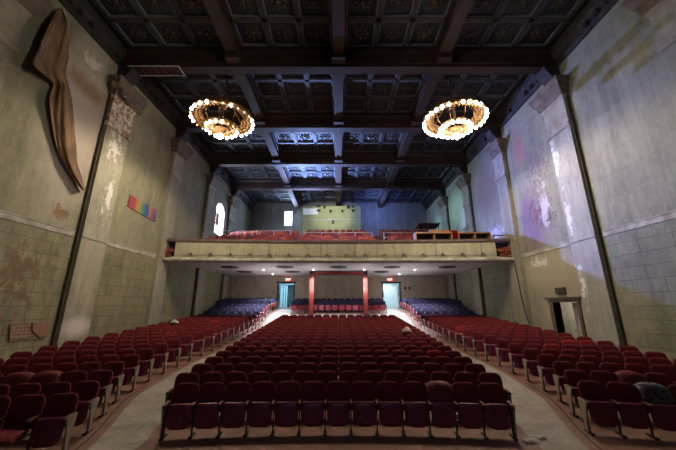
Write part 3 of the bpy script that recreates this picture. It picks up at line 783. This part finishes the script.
# every remaining seat, far rows, as one mass
lb, lc = back_mb(0), cush_mb(0); ll = leg_mb(SP/2)
la, le1, le2 = arm_mb(SP/2), end_mb(SP/2+.014, 1), end_mb(-SP/2-.014, -1)
st = MB()
for t in restseats:
    c, s = math.cos(t['rz']), math.sin(t['rz'])
    def pl(q, m): st.add([(x*c - y*s + t['x'], x*s + y*c + t['y'], z + t['z']) for x, y, z in q.v], q.f, m)
    blue = is_blue_lit(t)
    rv = random.random()
    pl(lb, M['vel_blue_lit'] if blue else M['vel_bright'] if rv > .985 else M['vel']); pl(lc, M['pan_pink'] if blue else M['pan']); pl(ll, M['dark_metal']); pl(la, M['wood'])
    if t['block'] == 'left' and t['col'] == 0: pl(le1, M['end'])
    if t['block'] == 'right' and t['col'] == 0: pl(le2, M['end'])
    if t['block'] in ('centre','rear') and t['col'] in (0, t['n']-1): pl(le2 if t['col'] == 0 else le1, M['end'])
o = st.build('theatre_seat'); tag(o, 'distant rows of red and blue-lit tip-up seats towards the back wall under the balcony', 'seat', 'far rows of tip-up seats', 'stuff')
for p_ in o.data.polygons: p_.use_smooth = False

# balcony seats
bs = MB(); vs, fs = pad(.52, .50, .08, .05, .12, .012, 5, 5); bs.add(xf(vs, math.radians(-11), (0,0,.40)), fs)
vs, fs = pad(.47, .42, .09, .1, .05, .012, 4, 4); bs.add(xf(vs, math.radians(-9), (0,-.19,.15)), fs)
bs.box(-.29,-.265,-.2,.0,0,.56); bs.box(.265,.29,-.2,.0,0,.56)
me_bal = {}
for nm, m in (('a', M['bal_seat']), ('b', mat('balcony_velour_dark', (.10,.012,.03), (.06,.007,.02), 3)), ('c', mat('balcony_velour_orange', (.40,.085,.03), (.25,.05,.025), 3))):
    me = bs.mesh('balcony_seat', True); me.materials.append(m); me_bal[nm] = me
rr = random.Random(4); nb = 0
for k in range(10):
    cols = []
    x = -8.6
    while x < 8.8:
        ok = not (-3.6 < x < -2.8 or 2.7 < x < 3.4)
        if k < 2 and x > 4.4: ok = False
        if k in (5,): ok = False
        if k > 8 and x < -3: ok = False
        if ok: cols.append(x)
        x += .6
    for i, x in enumerate(cols):
        sec = 'left' if x < -3.2 else 'middle' if x < 3 else 'right'
        inb = [c for c in cols if (c < -3.2 if sec == 'left' else (-3.2 <= c < 3) if sec == 'middle' else c >= 3)]
        y = TY0 + k*TP + .62; 
        me = me_bal['a' if (v := rr.random()) < .5 else 'b' if v < .75 else 'c']
        o = bpy.data.objects.new('balcony_seat', me); COL.objects.link(o); o.location = (x, y, zt(k)); nb += 1
        tag(o, 'red balcony seat, %s tier up, %s from the left of the %s section' % (ORD[k], ORD[inb.index(x)], sec), 'seat', 'seats on the balcony')

# balcony desks, bin, platform canopy, rails
def desk(x0, x1, lid, label, gap=0):
    e = empty('desk', ((x0+x1)/2, 17.3, zt(0))); tag(e, label, 'desk', 'wooden desks at the balcony front'); h = (x1-x0)/2
    q = MB(); q.box(-h, h, -.25, .3, 1.1, 1.18); q.build('top', M['tan'], e)
    for x in (-h, 0, h-.05): q = MB(); q.box(x, x+.05, -.25, .3, 0, 1.1); q.build('side_panel', M['tan'], e)
    q = MB(); q.box(-h, h, .27, .3, .02, 1.1); q.build('back_panel', M['black'], e)
    if lid: q = MB(); q.prism([(-.2,1.18),(.28,1.18),(.28,1.42),(.2,1.42)], 0, -h+.95, h-.05); q.build('lid', M['tan'], e)
desk(4.5, 6.65, True, 'tan wooden desk with sloping lid at the balcony front, left of the red bin')
desk(7.0, 8.9, False, 'tan wooden desk at the balcony front, right of the red bin')
q = MB(); q.lathe([(0,0),(.13,0),(.17,1.26),(.19,1.26),(.19,1.30),(.155,1.30),(.12,.03),(0,.03)], 18); o = q.build('bin', M['redplastic'], None, True); o.location = (6.84, 17.25, zt(0))
tag(o, 'tall bright red bin standing between the two desks on the balcony', 'bin')
kz = zt(5); e = empty('platform_canopy', (6.9, 22.6, zt(5))); tag(e, 'dark flat canopy on thin posts on the right side of the balcony', 'canopy')
q = MB(); q.prism([(-.6,1.5),(.6,1.42),(.6,1.3),(-.6,1.4)], 0, -.85, .85); q.build('roof', M['door_brown'], e)
for x in (-.8, 0, .8): q = MB(); q.box(x-.03, x+.03, -.3, -.24, 0, 1.42); q.build('post', M['door_brown'], e)
def rail(x0, x1, y, z, h, label, m=M['white_metal'], slope=0):
    e = empty('railing', ((x0+x1)/2, y, z)); tag(e, label, 'railing', 'pipe railings on the balcony'); L = (x1-x0)/2
    for hh in (h, h*.55): q = MB(); q.tube([(-L,0,hh),(L,0,hh+slope)], .028, 6); q.build('rail', m, e)
    n = max(2, int(2*L/1.2)+1)
    for i in range(n):
        xx = -L + 2*L*i/(n-1); q = MB(); q.tube([(xx,0,0),(xx,0,h+slope*i/(n-1))], .028, 6); q.build('post', m, e)
rail(-8.9, -3.7, TY0+5*TP+.3, zt(5), 1.0, 'white pipe railing behind the left section of balcony seats')
rail(-2.6, 2.6, TY0+5*TP+.3, zt(5), .85, 'white pipe railing crossing the middle section of the balcony')
rail(3.5, 8.9, TY0+5*TP+.3, zt(5), .85, 'white pipe railing behind the right section of balcony seats')
rail(8.95, 9.75, 16.95, 2.95+.0, 1.0, 'short dark railing at the right end of the balcony front', M['dark_metal'])
rail(-9.7, -8.3, 17.3, 2.95, .85, 'short dark railing at the left end of the balcony front', M['dark_metal'])
# red debris / handrail ends on the coping
# ------------------------------------------------------------------ mural banner on the left wall
def mural():
    m, nt, b = base('mural_paint', .6)
    tc = nd(nt, 'ShaderNodeTexCoord'); sp = nd(nt, 'ShaderNodeSeparateXYZ'); nt.links.new(tc.outputs['Object'], sp.inputs[0])
    nz = noise(nt, coords(nt), 3.5, 3)
    ad = nd(nt, 'ShaderNodeMath', operation='MULTIPLY_ADD'); nt.links.new(nz, ad.inputs[0]); ad.inputs[1].default_value = .35; nt.links.new(sp.outputs[1], ad.inputs[2])
    cr = nd(nt, 'ShaderNodeValToRGB'); nt.links.new(ramp(nt, ad.outputs[0], .1, 2.4), cr.inputs[0])
    el = cr.color_ramp.elements; el[0].position = 0; el[0].color = (0.290,0.038,0.038,1); el[1].position = 1; el[1].color = (0.200,0.038,0.092,1)
    for p, c in ((.22,(.5,.05,.04)),(.3,(.6,.30,.03)),(.42,(.25,.40,.05)),(.5,(.04,.28,.09)),(.58,(.02,.10,.38)),(.66,(.02,.08,.32)),(.72,(.55,.28,.05)),(.82,(.5,.07,.09)),(.92,(.10,.08,.32))):
        k = el.new(p); k.color = (*[v_*.6+.02 for v_ in c], 1)
    nt.links.new(cr.outputs[0], b.inputs['Base Color']); return m
q = MB(); q.add([(0,0,.15),(0,2.2,.02),(0,2.15,.66),(0,.02,.72),(.03,0,.15),(.03,2.2,.02),(.03,2.15,.66),(.03,.02,.72)], [(0,1,2,3),(7,6,5,4),(0,4,5,1),(1,5,6,2),(2,6,7,3),(3,7,4,0)])
o = q.build('painted_banner', mural()); o.location = (-W+.01, 13.2, 4.3); tag(o, 'small rainbow-coloured painted banner on the left wall', 'banner')

# ------------------------------------------------------------------ torn brown cloth hanging on the left wall
rows = [(8,59,62),(14,55,65),(20,52,68),(30,46,69),(40,41,69),(50,37,68),(58,34,68),(64,31,67),(68,35,66),(73,41,66),(78,47,66),(83,54,68),(90,52,69),(100,49,71),(110,49,73),(120,50,74),(135,53,75),(150,57,76),(163,63,77),(175,71,81),(191,83,86)]
vs = []; fs = []; NU = 14
for j, (py, xa, xb_) in enumerate(rows):
    for i in range(NU+1):
        t = i/NU; off = .16 + .07*math.sin(t*7 + j*.25) + .03*math.sin(t*19+j) + (.30*(1-t) if 1 < j < 10 else .08 if j < 11 else .05)
        jr = (random.random()-.5)*(2.4 if i in (0, NU) else .6) if 0 < j < len(rows)-1 else 0
        p = on_x(xa+(xb_-xa)*t+jr, py+jr*.6, -(W-off+.05*(random.random()-.5))); vs.append(p)
for j in range(len(rows)-1):
    for i in range(NU): fs.append((j*(NU+1)+i, j*(NU+1)+i+1, (j+1)*(NU+1)+i+1, (j+1)*(NU+1)+i))
q = MB(); q.add(vs, fs); o = q.build('torn_cloth', M['cloth'], None, True); so_ = o.modifiers.new('thick', 'SOLIDIFY'); so_.thickness = .03; ss = o.modifiers.new('sub', 'SUBSURF'); ss.levels = 1; ss.render_levels = 2
tag(o, 'large torn brown wall covering hanging in folds high on the left wall', 'wall covering')

# ------------------------------------------------------------------ cloths, bags and litter
def crumple(name, x, y, z, sx, sy, h, m, label, cat, seed, rz=0, group=None):
    r = random.Random(seed); n = 9; vs = []; fs = []
    for j in range(n):
        for i in range(n):
            u, v = i/(n-1)*2-1, j/(n-1)*2-1; rad = max(abs(u), abs(v))
            zz = h*(1-rad**2)*(.6+.4*r.random()) + (.012 if rad < 1 else 0) + .25*h*r.random()*(1 if rad < 1 else 0)
            k = 1+.12*(r.random()-.5)
            vs.append((u*sx*k, v*sy*k, zz))
    for j in range(n-1):
        for i in range(n-1): fs.append((j*n+i, j*n+i+1, (j+1)*n+i+1, (j+1)*n+i))
    q = MB(); q.add(vs, fs); o = q.build(name, m, None, True); o.location = (x, y, z); o.rotation_euler = (0,0,rz)
    s_ = o.modifiers.new('thick', 'SOLIDIFY'); s_.thickness = .006; s_.offset = 1
    return tag(o, label, cat, group)
def drape(x, y, z, rz, m, label, seed, name='draped_cloth', cat='cloth'):
    """loose cover pulled over the top of a backrest"""
    r = random.Random(seed); nu, prof = 9, [(-.115,.50),(-.085,.62),(-.05,.74),(-.02,.85),(.03,.91),(.10,.915),(.145,.88),(.13,.72),(.10,.62)]
    vs = []; fs = []
    for i in range(nu):
        u = i/(nu-1)*2-1
        for (py, pz) in prof:
            vs.append((u*.262, py+(.02*(r.random()-.8) if py < 0 else .02*r.random()), pz-.06*abs(u)**3-(.04*r.random() if pz < .65 else 0)))
    L = len(prof)
    for i in range(nu-1):
        for j in range(L-1): fs.append((i*L+j, i*L+j+1, (i+1)*L+j+1, (i+1)*L+j))
    q = MB(); q.add(vs, fs); o = q.build(name, m, None, True); o.location = (x, y, z); o.rotation_euler = (0,0,rz)
    s_ = o.modifiers.new('thick', 'SOLIDIFY'); s_.thickness = .006; s_.offset = 0
    return tag(o, label, cat)
def seat_at(b, r, c):
    for t in seats:
        if (t['block'], t['row'], t['col']) == (b, r, c): return t
M['redcloth'] = mat('red_cover', (.24,.008,.022), (.05,.003,.007), 14, .6, bump=.6)
for (b, r, c, m, lab, sd) in (('centre',0,10,M['redcloth'],'crumpled crimson cover over a front row seat of the centre block',1),
                              ('left',2,2,M['redcloth'],'crimson cover over the third seat from the aisle, third row of the left block',2),
                              ('left',2,3,M['redcloth'],'crimson cover over the fourth seat from the aisle, third row of the left block',3),
                              ('right',1,2,M['redcloth'],'crimson cover over the third seat from the aisle, second row of the right block',4)):
    t = seat_at(b, r, c)
    if t: drape(t['x'], t['y'], t['z'], t['rz'], m, lab, sd)
t = seat_at('right',0,2)
if t: drape(t['x'], t['y'], t['z'], t['rz'], M['bag'], 'clear crinkled plastic bag hung over the front right seat', 9, 'plastic_bag', 'bag')
t = seat_at('right',1,0)
if t: crumple('plastic_bag', t['x']-.02, t['y']-.27, t['z']+.55, .17, .08, .12, M['bag'], 'clear crinkled plastic bag resting on an aisle seat of the right block', 'bag', 21)
t = seat_at('centre',9,12)
if t: crumple('plastic_bag', t['x'], t['y']-.0, t['z']+.84, .2, .13, .22, mat('pink_bag', (.72,.6,.58), (.5,.36,.36), 10), 'crumpled pale pink bag sitting on top of a centre block seat', 'bag', 22)
for (x, y, sx, lab, sd) in ((3.55,6.42,.12,'crumpled white paper on the floor at the right end of the front row, inner piece',31),(3.85,6.55,.08,'small white paper scrap on the floor beside the right end of the front row',32),(4.5,10.4,.13,'flat pale paper on the right aisle floor, left of two',33),(4.95,10.6,.10,'flat pale paper on the right aisle floor, right of two',34)):
    crumple('paper_scrap', x, y, zf(x,y), sx, sx*.7, .05 if sd < 33 else .012, M['paper'], lab, 'paper', sd, group='paper litter on the floor')
t = seat_at('left',13,5)
if t: crumple('paper_scrap', t['x'], t['y'], t['z']+.86, .2, .1, .16, M['paper'], 'crumpled white paper on a seat top beside the left wall', 'paper', 35)

# ------------------------------------------------------------------ lights
def lamp(kind, name, loc, energy, col, **kw):
    l = bpy.data.lights.new(name, kind); l.energy = energy; l.color = col
    for k, v in kw.items(): setattr(l, k, v)
    o = bpy.data.objects.new(name, l); COL.objects.link(o); o.location = loc; return o
def aim(o, tgt): o.rotation_euler = (Vector(tgt)-o.location).to_track_quat('-Z', 'Y').to_euler(); return o
for s in (-1, 1):
    lamp('SPOT', 'chandelier_light', (s*5.5, 12.45, 7.45), 1100, (1,.82,.60), spot_size=math.radians(170), spot_blend=.25, shadow_soft_size=.6)
    lamp('POINT', 'chandelier_glow', (s*5.5, 12.45, 8.30), 10, (1,.76,.52), shadow_soft_size=.3)
# unseen fill spots added stage-side to brighten the side walls, above the seats
aim(lamp('SPOT', 'wall_fill', (7.0, 2.2, 6.5), 1500, (1,.92,.74), spot_size=math.radians(66), spot_blend=.8, shadow_soft_size=.5), (-9.8, 10.0, 6.5))
aim(lamp('SPOT', 'wall_fill', (-7.0, 2.2, 6.5), 1450, (.97,.95,.84), spot_size=math.radians(66), spot_blend=.8, shadow_soft_size=.5), (9.8, 10.0, 6.5))
# under the balcony
for (x, y, e_) in ((-5.4,21.7,380),(5.5,21.7,380),(-5.4,24.9,200),(5.0,24.9,200),(-1.8,21.7,260),(1.85,21.7,260)):
    lamp('SPOT', 'downlight_beam', (x, y, 2.35), e_*3.2, (.80,.88,1), spot_size=math.radians(112), spot_blend=.8, shadow_soft_size=.07)
    lamp('POINT', 'soffit_fill', (x, y, 1.2), 38, (.95,.92,.95), shadow_soft_size=.15)  # unseen point fill added below each downlight to brighten the soffit
for x, c in ((-4.8,(.45,.82,1)), (4.85,(.7,.92,1))):
    l = aim(lamp('AREA', 'lobby_light', (x, YB+2.9, 2.55), 110, c, size=1.5), (x, YB+2.2, 0))
aim(lamp('SPOT', 'stage_fill', (0, -2, 3.0), 90, (.75,.78,1), spot_size=math.radians(80), spot_blend=.9, shadow_soft_size=.6), (0, 8, -2))
lamp('POINT', 'passage_fill', (W+1.5, 13.2, .2), 60, (1,.9,.85), shadow_soft_size=.1)  # unseen point lamp added to brighten the passage
# balcony: cold daylight from the rear opening, left window, blue wash, added fill spots
aim(lamp('AREA', 'daylight_rear', (-5.58, YW-.1, 9.4), 260, (.40,.55,1), shape='RECTANGLE', size=.8, size_y=1.6), (-2, 20, 7))
aim(lamp('AREA', 'daylight_window', (-W+.15, 23.9, 7), 420, (.62,.76,1), shape='RECTANGLE', size=1.8, size_y=2.4), (9, 22, 7))
aim(lamp('SPOT', 'balcony_wash', (-7.5, 26.0, 8.0), 24000, (.22,.30,1), spot_size=math.radians(40), spot_blend=.9, shadow_soft_size=.2), (9.8, 14.6, 5.6))
aim(lamp('SPOT', 'window_fill', (-9.0, 24.0, 8.0), 5200, (.42,.68,1), spot_size=math.radians(44), spot_blend=.8, shadow_soft_size=.5), (9.8, 25.5, 7.6))  # unseen spot added beside the window to brighten the right wall
lamp('POINT', 'balcony_blue', (4.0, 29.5, 9.8), 260, (.22,.33,1), shadow_soft_size=.3)
aim(lamp('SPOT', 'coffer_fill', (-3.5, 26.6, 6.4), 12000, (.30,.46,1), spot_size=math.radians(84), spot_blend=.8, shadow_soft_size=.3), (-1.5, 22.5, 11.2))  # unseen blue spot added to light up the rear coffers
aim(lamp('SPOT', 'balcony_fill', (-1.0, 17.0, 10.2), 1500, (1,.84,.8), spot_size=math.radians(104), spot_blend=.7, shadow_soft_size=.3), (-1.0, 22.5, 4.5))  # unseen spot added near the ceiling to brighten the balcony seats
aim(lamp('SPOT', 'booth_light', (-.5, 26.5, 9.8), 420, (1,1,.9), spot_size=math.radians(70), spot_blend=.6, shadow_soft_size=.2), (-.6, 30.4, 9.4))

wd_ = bpy.data.worlds.new('world'); S.world = wd_; wd_.use_nodes = True
wd_.node_tree.nodes['Background'].inputs[0].default_value = (.72,.74,.9,1); wd_.node_tree.nodes['Background'].inputs[1].default_value = .014

# ------------------------------------------------------------------ camera
cam = bpy.data.cameras.new('camera'); co = bpy.data.objects.new('camera', cam); COL.objects.link(co)
cam.sensor_width = 36; cam.lens = F/676*36; co.location = (0,0,0); co.rotation_euler = (PI/2+TH, 0, 0)
cam.clip_start = .05; cam.clip_end = 200; cam.shift_x = (338-CX)/676
S.camera = co
S.view_settings.view_transform = 'Standard'; S.view_settings.look = 'None'; S.view_settings.gamma = 1
S.view_settings.use_curve_mapping = False; S.view_settings.exposure = 0.0
